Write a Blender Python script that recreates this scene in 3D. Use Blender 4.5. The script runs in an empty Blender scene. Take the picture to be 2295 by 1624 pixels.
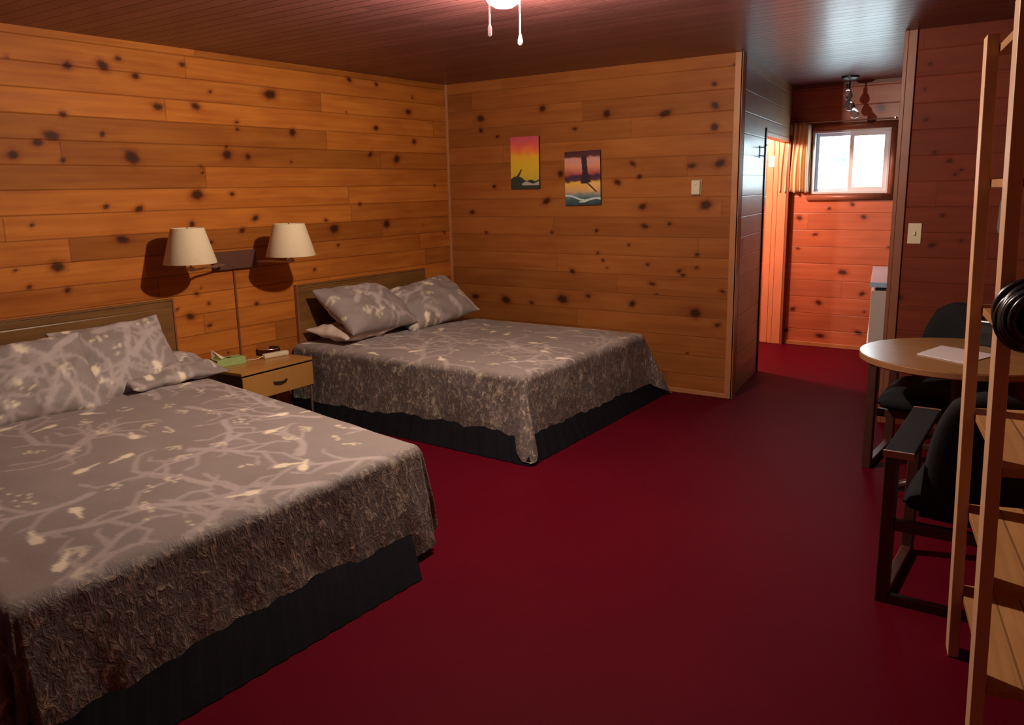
import bpy, bmesh, math, random
import numpy as np
from mathutils import Vector, Matrix, noise as mnoise

random.seed(4)
scn = bpy.context.scene
COL = scn.collection
PI = math.pi

# ------------------------------------------------------------------ helpers
def obj(name, bm, mat=None, parent=None, smooth=False, loc=None, bevel=0):
    me = bpy.data.meshes.new(name)
    bmesh.ops.recalc_face_normals(bm, faces=bm.faces[:])
    bm.to_mesh(me); bm.free()
    if smooth:
        for p in me.polygons: p.use_smooth = True
    o = bpy.data.objects.new(name, me)
    COL.objects.link(o)
    if mat: me.materials.append(mat)
    if parent: o.parent = parent
    if loc is not None: o.location = loc
    if bevel:
        m = o.modifiers.new('bevel', 'BEVEL'); m.width = bevel; m.segments = 2
        m.limit_method = 'ANGLE'; m.angle_limit = math.radians(40)
    return o

def thing(name, label, cat, loc=(0, 0, 0), rz=0, group=None):
    o = bpy.data.objects.new(name, None); COL.objects.link(o)
    o.empty_display_size = .1
    o.location = loc; o.rotation_euler = (0, 0, rz)
    o['label'] = label; o['category'] = cat
    if group: o['group'] = group
    return o

def tag(o, label, cat, group=None):
    o['label'] = label; o['category'] = cat
    if group: o['group'] = group
    return o

def struct(o):
    o['kind'] = 'structure'; return o

def dup(root, loc, rz, label):
    r = root.copy(); COL.objects.link(r); r.location = loc; r.rotation_euler = (0, 0, rz); r['label'] = label
    for ch in list(root.children):
        c = ch.copy(); COL.objects.link(c); c.parent = r
        for g in ch.children:
            d = g.copy(); COL.objects.link(d); d.parent = c
    return r

def box(bm, x0, x1, y0, y1, z0, z1):
    v = [bm.verts.new(p) for p in ((x0,y0,z0),(x1,y0,z0),(x1,y1,z0),(x0,y1,z0),(x0,y0,z1),(x1,y0,z1),(x1,y1,z1),(x0,y1,z1))]
    for f in ((0,3,2,1),(4,5,6,7),(0,1,5,4),(1,2,6,5),(2,3,7,6),(3,0,4,7)):
        bm.faces.new([v[i] for i in f])
    return v

def B(*a):
    bm = bmesh.new(); box(bm, *a); return bm

def tube(bm, pts, r, n=10, cap=True, closed=False):
    pts = [Vector(p) for p in pts]; rings = []
    N = len(pts)
    rs = r if isinstance(r, (list, tuple)) else [r]*N
    up = Vector((0, 0, 1)); prev = None
    for i, p in enumerate(pts):
        if closed: t = (pts[(i+1) % N]-pts[i-1]).normalized()
        elif i == 0: t = (pts[1]-p).normalized()
        elif i == N-1: t = (p-pts[i-1]).normalized()
        else: t = (pts[i+1]-pts[i-1]).normalized()
        if prev is None:
            a = t.cross(up)
            if a.length < .05: a = t.cross(Vector((1, 0, 0)))
            a.normalize()
        else:
            a = prev-t*prev.dot(t); a.normalize()
        prev = a; b = t.cross(a)
        rings.append([bm.verts.new(p+(a*math.cos(2*PI*k/n)+b*math.sin(2*PI*k/n))*rs[i]) for k in range(n)])
    for i in range(N-1 if not closed else N):
        A, Bq = rings[i], rings[(i+1) % N]
        for k in range(n):
            bm.faces.new((A[k], A[(k+1) % n], Bq[(k+1) % n], Bq[k]))
    if cap and not closed:
        bm.faces.new(rings[0][::-1]); bm.faces.new(rings[-1])

def lathe(bm, prof, c=(0, 0, 0), n=40, cap0=True, cap1=True):
    rings = []
    for r, z in prof:
        rings.append([bm.verts.new((c[0]+r*math.cos(2*PI*k/n), c[1]+r*math.sin(2*PI*k/n), c[2]+z)) for k in range(n)])
    for A, Bq in zip(rings, rings[1:]):
        for k in range(n): bm.faces.new((A[k], A[(k+1) % n], Bq[(k+1) % n], Bq[k]))
    if cap0: bm.faces.new(rings[0][::-1])
    if cap1: bm.faces.new(rings[-1])

def prism(bm, poly, ax, d0, d1):
    """extrude a 2D polygon along axis ax (0,1,2) from d0 to d1"""
    def P(u, v, d):
        return {0: (d, u, v), 1: (u, d, v), 2: (u, v, d)}[ax]
    a = [bm.verts.new(P(u, v, d0)) for u, v in poly]; b = [bm.verts.new(P(u, v, d1)) for u, v in poly]
    n = len(poly)
    bm.faces.new(a[::-1]); bm.faces.new(b)
    for i in range(n): bm.faces.new((a[i], a[(i+1) % n], b[(i+1) % n], b[i]))

def set_attr(me, name, vals):
    at = me.attributes.new(name, 'FLOAT', 'POINT'); at.data.foreach_set('value', np.asarray(vals, dtype=np.float32))

def set_col(me, name, vals):
    at = me.color_attributes.new(name, 'FLOAT_COLOR', 'POINT')
    v = np.ones((len(me.vertices), 4), dtype=np.float32); v[:, :3] = vals; at.data.foreach_set('color', v.ravel())

# ------------------------------------------------------------------ node materials
class NT:
    def __init__(s, name):
        s.m = bpy.data.materials.new(name); s.m.use_nodes = True
        s.t = s.m.node_tree; s.t.nodes.clear()
        s.out = s.t.nodes.new('ShaderNodeOutputMaterial')
        s.b = s.t.nodes.new('ShaderNodeBsdfPrincipled'); s.t.links.new(s.b.outputs[0], s.out.inputs[0])
    def n(s, typ, **k):
        x = s.t.nodes.new(typ)
        for a, b in k.items(): setattr(x, a, b)
        return x
    def put(s, inp, v):
        if isinstance(v, bpy.types.NodeSocket): s.t.links.new(v, inp)
        else: inp.default_value = v
    def math(s, op, a, b=None, c=None, clamp=False):
        x = s.n('ShaderNodeMath', operation=op); x.use_clamp = clamp
        for i, v in enumerate((a, b, c)):
            if v is not None: s.put(x.inputs[i], v)
        return x.outputs[0]
    def mix(s, f, a, b, blend='MIX'):
        x = s.n('ShaderNodeMix', data_type='RGBA', blend_type=blend)
        s.put(x.inputs[0], f)
        for i, v in ((6, a), (7, b)):
            if not isinstance(v, bpy.types.NodeSocket): v = (*v[:3], 1)
            s.put(x.inputs[i], v)
        return x.outputs[2]
    def ramp(s, f, stops):
        x = s.n('ShaderNodeValToRGB'); s.put(x.inputs[0], f)
        e = x.color_ramp.elements
        while len(e) < len(stops): e.new(.5)
        for el, (p, c) in zip(e, stops):
            el.position = p; el.color = (*c, 1) if len(c) == 3 else c
        return x.outputs[0]
    def xyz(s, a, b, c):
        x = s.n('ShaderNodeCombineXYZ')
        for i, v in enumerate((a, b, c)): s.put(x.inputs[i], v)
        return x.outputs[0]
    def noise(s, vec, scale, detail=2, rough=.5, dist=0):
        x = s.n('ShaderNodeTexNoise'); s.put(x.inputs['Vector'], vec)
        x.inputs['Scale'].default_value = scale; x.inputs['Detail'].default_value = detail
        x.inputs['Roughness'].default_value = rough; x.inputs['Distortion'].default_value = dist
        return x.outputs[0]
    def obj(s):
        x = s.n('ShaderNodeTexCoord'); y = s.n('ShaderNodeSeparateXYZ'); s.t.links.new(x.outputs['Object'], y.inputs[0])
        return x.outputs['Object'], y.outputs
    def attr(s, name):
        x = s.n('ShaderNodeAttribute'); x.attribute_name = name; return x.outputs
    def bump(s, h, strength, dist):
        x = s.n('ShaderNodeBump'); x.inputs['Strength'].default_value = strength; x.inputs['Distance'].default_value = dist
        s.put(x.inputs['Height'], h); s.put(s.b.inputs['Normal'], x.outputs[0])
    def set(s, **k):
        for a, v in k.items():
            key = {'col': 'Base Color', 'rough': 'Roughness', 'metal': 'Metallic', 'coat': 'Coat Weight', 'coatr': 'Coat Roughness',
                   'spec': 'Specular IOR Level', 'trans': 'Transmission Weight', 'emc': 'Emission Color', 'ems': 'Emission Strength',
                   'sheen': 'Sheen Weight', 'alpha': 'Alpha'}[a]
            if isinstance(v, tuple) and len(v) == 3: v = (*v, 1)
            s.put(s.b.inputs[key], v)
        return s.m

def plain(name, col, rough=.5, var=.12, scale=14, bump=0, **k):
    t = NT(name); co, _ = t.obj()
    f = t.noise(co, scale, 3)
    dk = tuple(c*(1-var) for c in col); lt = tuple(min(1, c*(1+var)) for c in col)
    c = t.mix(f, dk, lt)
    t.set(col=c, rough=rough, **k)
    if bump: t.bump(t.noise(co, scale*8, 3), bump, .002)
    return t.m

def pine(name, ax_a, ax_u, w, light, dark, seed=0., joint=2.6, rough=.36, coat=.25, knots=False, seam=.5, var=.5, bumpd=.003, spec=.5):
    """knotty pine boards: ax_a = axis the boards run along, ax_u = axis across them"""
    t = NT(name); co, s = t.obj()
    a, u = s[ax_a], s[ax_u]
    row = t.math('DIVIDE', u, w); fl = t.math('FLOOR', row); fr = t.math('SUBTRACT', row, fl)
    wn = t.n('ShaderNodeTexWhiteNoise', noise_dimensions='1D'); t.put(wn.inputs['W'], t.math('ADD', fl, seed))
    sh = t.math('DIVIDE', t.math('MULTIPLY_ADD', wn.outputs[0], joint*3.1, a), joint)
    sg = t.math('FLOOR', sh); sf = t.math('SUBTRACT', sh, sg)
    w2 = t.n('ShaderNodeTexWhiteNoise', noise_dimensions='2D'); t.put(w2.inputs['Vector'], t.xyz(fl, t.math('ADD', sg, seed), 0.))
    rid = w2.outputs[0]
    gv = t.xyz(t.math('MULTIPLY', a, 1.3), t.math('MULTIPLY', u, 26.), t.math('MULTIPLY', rid, 31.))
    g = t.noise(gv, 1., 4, .6, .6)
    g2 = t.noise(t.xyz(t.math('MULTIPLY', a, 2.2), t.math('MULTIPLY', u, 7.), t.math('MULTIPLY', rid, 17.)), 1., 2, .5, .3)
    f = t.math('ADD', t.math('MULTIPLY', g, .55), t.math('MULTIPLY', g2, .45))
    c = t.ramp(f, [(.30, dark), (.66, light)])
    k = t.math('MULTIPLY_ADD', rid, var, 1-var*.55)
    c = t.mix(1., c, t.xyz(k, k, k), 'MULTIPLY')
    # seam and butt joints
    e = t.math('MULTIPLY', t.math('MINIMUM', fr, t.math('SUBTRACT', 1., fr)), w)
    e2 = t.math('MULTIPLY', t.math('MINIMUM', sf, t.math('SUBTRACT', 1., sf)), joint)
    sm = t.math('SUBTRACT', 1., t.math('DIVIDE', e, .006), clamp=True)
    sj = t.math('SUBTRACT', 1., t.math('DIVIDE', e2, .006), clamp=True)
    sb_ = sm; sm = t.math('MAXIMUM', sm, sj)
    c = t.mix(t.math('MULTIPLY', sm, seam), c, (dark[0]*.18, dark[1]*.12, dark[2]*.12))
    if knots:
        kn = t.attr('knot')[2]
        halo = t.math('MULTIPLY', kn, 1.3, clamp=True)
        c = t.mix(t.math('MULTIPLY', halo, .6), c, (dark[0]*.55, dark[1]*.36, dark[2]*.4))
        core = t.math('MULTIPLY', t.math('SUBTRACT', kn, .55), 2.6, clamp=True)
        c = t.mix(t.math('MULTIPLY', core, .85), c, (.022, .007, .004))
    t.set(col=c, rough=t.math('MULTIPLY_ADD', g, .18, rough-.09), coat=coat, coatr=.22, spec=spec)
    t.bump(t.math('ADD', t.math('MULTIPLY', sb_, -1.), t.math('MULTIPLY', g2, .35)), .6, bumpd)
    return t.m

def knot_vals(au, kn):
    """au: (N,2) along/up coordinates on the wall; kn: (along, up, radius)"""
    v = np.zeros(len(au))
    for i, (a, u, r) in enumerate(kn):
        rr = random.Random(i*7+int(a*100)); ex = rr.uniform(1.0, 1.5); sk = rr.uniform(-.4, .4)
        da = au[:, 0]-a; du = au[:, 1]-u; da = da+sk*du
        d = np.sqrt((da/(r*ex))**2+(du/(r*.9))**2)
        wob = 1+.10*np.sin(np.arctan2(du, da)*2+i)+.07*np.sin(np.arctan2(du, da)*5+2*i)
        v = np.maximum(v, np.clip(1.35-d*.72*wob, 0, 1))
        # tail along the grain
        d2 = np.sqrt((da/(r*4))**2+(du/(r*.8))**2)
        v = np.maximum(v, .3*np.clip(1-d2, 0, 1))
    return v

def grid_wall(name, ax, val, a0, a1, u0, u1, step, mat, kn, thick, rnd=0):
    """wall with a finely divided face (for the knots) and a slab behind it. ax = plane axis; thick is signed."""
    na = max(2, int((a1-a0)/step)); nu = max(2, int((u1-u0)/step))
    A = np.linspace(a0, a1, na+1); U = np.linspace(u0, u1, nu+1)
    def P(a, u, d=0.):
        return {0: (val+d, a, u), 1: (a, val+d, u)}[ax]
    bm = bmesh.new()
    vs = [[bm.verts.new(P(a, u)) for u in U] for a in A]
    for i in range(na):
        for j in range(nu):
            bm.faces.new((vs[i][j], vs[i+1][j], vs[i+1][j+1], vs[i][j+1]))
    c = [P(a0, u0, thick), P(a1, u0, thick), P(a1, u1, thick), P(a0, u1, thick)]
    w = [bm.verts.new(p) for p in c]; bm.faces.new(w)
    f = [vs[0][0], vs[-1][0], vs[-1][-1], vs[0][-1]]
    bm.faces.new([vs[i][0] for i in range(na+1)]+[w[1], w[0]])
    bm.faces.new([vs[i][-1] for i in range(na+1)]+[w[2], w[3]])
    bm.faces.new([vs[0][j] for j in range(nu+1)]+[w[3], w[0]])
    bm.faces.new([vs[-1][j] for j in range(nu+1)]+[w[2], w[1]])
    o = obj(name, bm, mat)
    co = np.empty(len(o.data.vertices)*3); o.data.vertices.foreach_get('co', co); co = co.reshape(-1, 3)
    au = np.stack([co[:, 1 if ax == 0 else 0], co[:, 2]], 1)
    kn = list(kn)
    rr = random.Random(rnd)
    for _ in range(rnd):
        kn.append((rr.uniform(a0, a1), rr.uniform(u0, u1), rr.uniform(.008, .018)))
    set_attr(o.data, 'knot', knot_vals(au, kn))
    return struct(o)

# ------------------------------------------------------------------ materials
M = {}
M['w1'] = pine('pine_wall_honey', 1, 2, .1376, (.47, .160, .025), (.29, .078, .013), seed=3, knots=True, coat=.0, rough=.55, spec=.12)
M['w2'] = pine('pine_wall_amber', 0, 2, .152, (.36, .125, .028), (.25, .074, .016), seed=11, knots=True, var=.3, coat=.0, seam=.3, spec=.2, rough=.5)
M['w3'] = pine('pine_wall_passage', 1, 2, .152, (.36, .19, .09), (.20, .105, .055), seed=19, rough=.5, coat=.2, var=.4)
M['w4'] = pine('pine_wall_red', 0, 2, .165, (.52, .16, .075), (.38, .105, .046), seed=23, knots=True, var=.25, coat=.1, seam=.3)
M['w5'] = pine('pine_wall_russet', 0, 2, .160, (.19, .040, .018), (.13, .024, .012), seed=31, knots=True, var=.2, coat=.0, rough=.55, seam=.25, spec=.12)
M['ceil'] = pine('pine_ceiling', 0, 1, .095, (.19, .068, .066), (.115, .036, .042), seed=41, rough=.42, coat=.15, seam=.6, var=.35, bumpd=.014)
M['trim'] = plain('pine_trim', (.44, .19, .075), .4, .2, 9)
M['trimdark'] = plain('stained_trim', (.24, .085, .045), .4, .2, 9)
M['jamb'] = plain('red_pine_jamb', (.62, .26, .13), .4, .15, 6)
M['shelfwood'] = pine('shelf_pine', 1, 0, .13, (.62, .33, .13), (.44, .20, .07), seed=51, seam=.55, joint=9, rough=.45, coat=.1)
M['postwood'] = plain('shelf_post_pine', (.62, .37, .22), .5, .2, 5)
M['headboard'] = pine('headboard_veneer', 1, 2, .9, (.22, .105, .028), (.13, .058, .016), seed=61, joint=9, seam=0, var=.1)
M['night'] = pine('nightstand_veneer', 1, 0, .9, (.50, .25, .065), (.36, .17, .04), seed=66, joint=9, seam=0, var=.1, rough=.38)
M['nightside'] = plain('nightstand_side', (.045, .018, .012), .4)
M['black'] = plain('black_fabric', (.012, .012, .015), .9, .3, 60, bump=.3, spec=.25)
M['blackshine'] = plain('black_vinyl', (.010, .010, .013), .28, .2, 20)
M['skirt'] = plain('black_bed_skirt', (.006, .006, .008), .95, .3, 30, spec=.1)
M['mattress'] = plain('mattress_cloth', (.55, .5, .46), .8)
M['sheet'] = plain('cream_cotton', (.62, .50, .42), .85, .05, 40, bump=.2)
M['chairwood'] = plain('dark_chair_wood', (.060, .022, .016), .34, .3, 8)
M['armtop'] = plain('pale_arm_wood', (.30, .16, .11), .35, .2, 9)  # paler than the frame wood
M['tabletop'] = pine('table_oak', 0, 1, 2., (.42, .235, .09), (.33, .17, .06), seed=71, joint=9, seam=0, var=.1, rough=.34, coat=.6)
M['tableedge'] = plain('table_edge', (.28, .125, .05), .4)
M['white'] = plain('white_plastic', (.72, .70, .66), .4, .04)
M['cream'] = plain('ivory_plastic', (.68, .58, .40), .4, .05)
M['vinyl'] = plain('white_vinyl', (.62, .66, .72), .35, .03)
M['enamel'] = plain('white_enamel', (.70, .62, .56), .25, .04)
M['top_sky_tint'] = plain('laminate_reflection_tint', (.46, .66, .88), .10, .03)  # blue of the reflected window is put into the worktop colour
M['paper'] = plain('white_paper', (.72, .64, .66), .7, .04)
M['green'] = plain('green_carton', (.33, .46, .16), .6, .2, 40)
M['tissue'] = plain('tissue', (.80, .70, .55), .8, .05)
M['metal'] = plain('brushed_metal', (.55, .45, .36), .35, .1, metal=.9)
M['blackmetal'] = plain('black_metal', (.02, .02, .022), .4)
M['brownplate'] = plain('walnut_plate', (.10, .040, .024), .45, .2)
M['cord'] = plain('brown_cord_cover', (.16, .055, .022), .5)
M['ashtray'] = plain('brown_glass', (.05, .015, .01), .12)
M['plaque'] = plain('grey_metal_plaque', (.20, .20, .19), .5)
M['bathwall'] = plain('bath_wall_paint', (.70, .42, .25), .6)
M['curtain'] = None

t = NT('red_carpet'); co, s = t.obj()
big = t.noise(co, 1.6, 2); fine = t.noise(co, 320, 2, .7)
c = t.mix(big, (.094, .0028, .0095), (.120, .0038, .012))
c = t.mix(t.math('MULTIPLY', fine, .4), c, (.045, .0015, .009))
t.set(col=c, rough=.45, spec=.018, sheen=.0)
t.bump(fine, .5, .003); M['carpet'] = t.m

t = NT('lampshade_linen'); co, s = t.obj()
f = t.noise(t.xyz(t.math('MULTIPLY', s[0], 1.), s[1], t.math('MULTIPLY', s[2], 9.)), 40, 2)
t.set(col=t.mix(f, (.62, .50, .31), (.74, .62, .42)), rough=.8); M['shade'] = t.m

t = NT('striped_curtain'); co, s = t.obj()
wv = t.n('ShaderNodeTexWave'); wv.inputs['Scale'].default_value = 7; wv.inputs['Distortion'].default_value = 1.5; t.put(wv.inputs['Vector'], co)
t.set(col=t.mix(wv.outputs[1], (.62, .44, .26), (.78, .62, .42)), rough=.85); M['curtain'] = t.m

t = NT('clear_bulb_glass'); t.set(col=(.9, .9, .9), rough=.05, trans=.85, alpha=1.); M['bulb'] = t.m
t = NT('window_glass'); t.set(col=(.95, 1., 1.), rough=.0, trans=1.); t.b.inputs['IOR'].default_value = 1.02; M['glass'] = t.m
t = NT('lit_globe'); t.set(col=(1., .95, .9), emc=(1., .90, .80), ems=22.); M['globe'] = t.m
t = NT('lit_chain'); t.set(col=(.95, .85, .82), rough=.3, emc=(1., .78, .72), ems=.35); M['chain'] = t.m  # faint glow put into the chain imitates the nearby lamp's light

# bedspread: taupe ground with pale branches, birds and berries read from point attributes
def spread_mat(name, gain=1.):
    t = NT(name); co, s = t.obj()
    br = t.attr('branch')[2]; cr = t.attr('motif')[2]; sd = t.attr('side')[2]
    n1 = t.noise(co, 7, 3); n2 = t.noise(co, 70, 3, .7)
    base = t.mix(n1, (.205*gain, .172*gain, .158*gain), (.250*gain, .212*gain, .198*gain))
    c = t.mix(t.math('MULTIPLY', br, t.math('MULTIPLY_ADD', n2, .6, .40), clamp=True), base, (.43*gain, .370*gain, .355*gain))
    c = t.mix(t.math('MULTIPLY', cr, .85), c, (.78*gain, .70*gain, .52*gain))
    # crinkled quilting on the hanging sides, its crease shade painted into the colour
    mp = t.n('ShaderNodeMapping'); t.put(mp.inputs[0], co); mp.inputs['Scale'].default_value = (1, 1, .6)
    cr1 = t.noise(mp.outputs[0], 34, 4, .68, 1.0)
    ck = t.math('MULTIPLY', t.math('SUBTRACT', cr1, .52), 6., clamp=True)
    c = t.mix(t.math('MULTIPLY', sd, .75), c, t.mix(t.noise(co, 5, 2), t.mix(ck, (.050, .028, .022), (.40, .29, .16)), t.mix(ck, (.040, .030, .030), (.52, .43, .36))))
    t.set(col=c, rough=.62, sheen=.1, spec=.35)
    h = t.math('ADD', t.math('MULTIPLY', n2, .25), t.math('MULTIPLY', t.math('MULTIPLY', cr1, sd), 2.2))
    t.bump(h, .7, .006)
    return t.m
M['spread'] = spread_mat('branch_print_cotton', 1.26)
K1=[(-3.05,1.84,0.048),(-2.36,1.87,0.034),(-2.19,1.86,0.022),(-2.62,1.61,0.038),(-1.96,2.29,0.04),(-3.52,1.95,0.036),(-3.6,1.91,0.024),(-3.74,1.84,0.027),(-3.17,2.36,0.033),(-3.07,2.41,0.017),(-2.97,2.32,0.022),(-2.84,2.15,0.027),(-2.57,2.17,0.028),(-3.44,2.07,0.02),(-3.22,1.97,0.019),(-3.38,2.34,0.024),(-3.04,1.53,0.024),(-3.25,1.55,0.019),(-3.17,1.35,0.031),(-3.58,1.22,0.033),(-3.54,1.08,0.019),(-2.68,1.42,0.023),(-2.17,1.44,0.023),(-1.43,1.33,0.042),(-1.51,1.4,0.016),(-0.84,1.34,0.039),(-0.68,1.87,0.036),(-0.99,1.9,0.023),(-1.78,2.04,0.031),(-0.91,2.11,0.023),(-0.51,2.26,0.027),(-0.45,2.02,0.024),(-1.18,2.46,0.022),(-0.88,2.45,0.017),(-2.25,2.53,0.014),(-2.64,2.42,0.018),(-2.45,2.27,0.014),(-2.57,1.79,0.012),(-2.26,2.04,0.015),(-1.81,1.83,0.013),(-3.75,1.12,0.014),(-3.69,1.46,0.014),(-3.81,1.22,0.012),(-1.4,1.2,0.014),(-0.09,1.23,0.016),(-2.29,1.36,0.02),(-2.85,0.88,0.012),(-2.61,0.89,0.012),(-2.62,0.74,0.015),(-2.76,0.82,0.028),(-2.22,0.84,0.015),(-2.66,1.0,0.01)]
K2=[(0.38,2.21,0.031),(0.38,2.11,0.022),(1.02,2.25,0.027),(1.62,2.17,0.034),(2.12,2.14,0.032),(2.0,2.55,0.021),(1.9,2.56,0.016),(2.51,2.17,0.029),(2.51,2.02,0.029),(2.5,2.32,0.018),(2.56,1.76,0.037),(2.34,1.75,0.024),(1.85,1.78,0.025),(1.72,1.64,0.025),(1.91,1.68,0.019),(2.46,1.46,0.037),(1.94,1.45,0.028),(2.17,1.32,0.019),(1.96,1.3,0.022),(1.33,2.07,0.017),(1.19,1.72,0.03),(1.05,1.5,0.03),(0.51,1.63,0.019),(0.26,1.41,0.022),(0.27,0.65,0.029),(0.61,0.64,0.038),(1.2,0.68,0.04),(1.86,0.68,0.029),(2.4,0.64,0.041),(2.58,0.56,0.019),(1.45,0.72,0.021),(1.3,0.92,0.024),(1.53,1.26,0.017),(1.96,1.3,0.022),(2.4,1.09,0.016),(2.26,0.96,0.019),(2.29,0.93,0.017),(2.03,0.85,0.02),(2.61,0.82,0.016),(1.59,1.02,0.015),(1.99,1.0,0.014),(2.4,0.99,0.014),(0.41,1.23,0.016),(2.07,0.77,0.011),(1.1,1.24,0.015),(2.34,0.32,0.011)]
K3=[(2.45,1.27,0.028),(3.05,1.28,0.024),(2.94,1.4,0.024),(2.73,1.36,0.017),(2.61,1.11,0.018),(2.45,0.97,0.018),(2.89,0.75,0.031),(2.68,0.44,0.028),(3.08,0.55,0.024),(2.43,0.36,0.025),(2.37,0.14,0.026),(2.71,0.11,0.029),(3.07,0.17,0.028),(2.28,0.7,0.033),(3.14,2.27,0.039)]
K4=[(3.93,2.31,0.013),(3.82,2.17,0.013),(3.91,2.16,0.013),(3.93,1.98,0.013),(3.83,1.79,0.016),(3.83,1.44,0.018),(4.07,1.39,0.014),(3.85,0.86,0.021),(4.12,1.64,0.011)]
LP = dict(room=190, bath=180, win=10, fill=1.2, sky=7.)
# ------------------------------------------------------------------ the room
H = 2.52
def wall_holes(name, ax, val, a0, a1, u0, u1, step, mat, kn, thick, hole=None, rnd=0, skew=0.):
    """finely divided wall sheet with an optional opening, thickened away from the room; skew shifts x along y"""
    def ls(p, q, cuts):
        e = [p]+[c for c in cuts if p < c < q]+[q]; out = []
        for s, r in zip(e, e[1:]): out += list(np.linspace(s, r, max(2, int((r-s)/step)+1)))[:-1]
        return out+[q]
    A = ls(a0, a1, [hole[0], hole[1]] if hole else []); U = ls(u0, u1, [hole[2], hole[3]] if hole else [])
    bm = bmesh.new(); vs = {}
    def V(i, j):
        if (i, j) not in vs:
            a, u = A[i], U[j]
            vs[i, j] = bm.verts.new({0: (val+skew*a, a, u), 1: (a, val, u)}[ax])
        return vs[i, j]
    for i in range(len(A)-1):
        for j in range(len(U)-1):
            if hole and hole[0]-1e-6 < (A[i]+A[i+1])/2 < hole[1] and hole[2]-1e-6 < (U[j]+U[j+1])/2 < hole[3]: continue
            q = (V(i, j), V(i+1, j), V(i+1, j+1), V(i, j+1))
            bm.faces.new(q if ax == 1 else q)
    o = obj(name, bm, mat)
    co = np.empty(len(o.data.vertices)*3); o.data.vertices.foreach_get('co', co); co = co.reshape(-1, 3)
    au = np.stack([co[:, 1 if ax == 0 else 0], co[:, 2]], 1)
    kn = list(kn); rr = random.Random(rnd)
    for _ in range(rnd): kn.append((rr.uniform(a0, a1), rr.uniform(u0, u1), rr.uniform(.008, .018)))
    set_attr(o.data, 'knot', knot_vals(au, kn))
    n = o.data.polygons[0].normal[ax]
    md = o.modifiers.new('thick', 'SOLIDIFY'); md.thickness = abs(thick)
    md.offset = 1 if n*thick > 0 else -1
    return struct(o)

wall_holes('wall_left', 0, 0., -7.2, 0., 0, H, .016, M['w1'], K1, -.1, rnd=30)
wall_holes('wall_back', 1, 0., 0., 2.70, 0, H, .016, M['w2'], K2, .10, rnd=10)
wall_holes('wall_passage', 0, 2.70, .014, 2.45, 0, H, .03, M['w3'], [], -.09, hole=(1.05, 2.4499, -.1, 2.03), skew=-.15)
wall_holes('wall_far', 1, 2.45, .9, 4.4, 0, H, .016, M['w4'], K3, .1, hole=(2.545, 3.245, 1.50, 2.09), rnd=14)
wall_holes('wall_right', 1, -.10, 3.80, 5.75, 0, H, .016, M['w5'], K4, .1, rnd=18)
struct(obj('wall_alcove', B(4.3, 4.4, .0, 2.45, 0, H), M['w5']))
struct(obj('wall_side', B(5.65, 5.75, -7.2, -.1, 0, H), M['w1']))
struct(obj('wall_front', B(-.1, 5.75, -7.3, -7.2, 0, H), M['w2']))
struct(obj('wall_bathroom', B(.9, 1.0, .1, 2.45, 0, H), M['bathwall']))
struct(obj('floor', B(-.1, 5.75, -7.3, 2.55, -.1, 0), M['carpet']))
struct(obj('ceiling', B(-.1, 5.75, -7.3, 2.55, H, H+.1), M['ceil']))

# trims
struct(obj('trim_1', B(.0, .022, -.022, .0, 0, H), M['trim'], bevel=.004))
bm = bmesh.new(); box(bm, 2.655, 2.712, -.014, .0, 0, H); box(bm, 2.698, 2.714, -.014, .05, 0, H)
struct(obj('trim_2', bm, M['trim'], bevel=.003))
bm = bmesh.new(); box(bm, 3.775, 3.80, -.115, .02, 0, H); box(bm, 3.80, 3.85, -.114, -.10, 0, H)
struct(obj('trim_3', bm, M['trimdark'], bevel=.003))
struct(obj('baseboard_back', B(.02, 2.66, -.014, .0, 0, .035), M['trim'], bevel=.003))
struct(obj('baseboard_far', B(2.335, 4.28, 2.434, 2.45, 0, .04), M['trim'], bevel=.003))
struct(obj('baseboard_left', B(.0, .014, -7.1, -.02, 0, .035), M['trim'], bevel=.003))
struct(obj('trim_4', B(2.335, 4.28, 2.435, 2.45, H-.03, H), M['trimdark']))

# bathroom doorway
def jx(y): return 2.70-.15*y
bm = bmesh.new()
box(bm, 2.12, 2.185, 2.415, 2.449, 0, 2.03); box(bm, 2.19, 2.235, 2.405, 2.449, 0, 2.03); box(bm, 2.24, 2.325, 2.395, 2.449, 0, 2.03)
d1 = struct(obj('door_1', bm, M['jamb'], bevel=.004))
obj('stop_strip', B(2.332, 2.352, 2.38, 2.449, 0, 2.06), M['trimdark'], d1)
struct(obj('trim_5', B(jx(1.05)-.10, jx(1.05)+.012, 1.035, 1.06, 0, 2.06), M['blackmetal']))
bm = bmesh.new(); v = [(jx(1.05), 1.05), (jx(2.4), 2.40), (jx(2.4)-.09, 2.40), (jx(1.05)-.09, 1.05)]
prism(bm, v, 2, 2.0, 2.04); struct(obj('trim_6', bm, M['jamb']))

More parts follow.
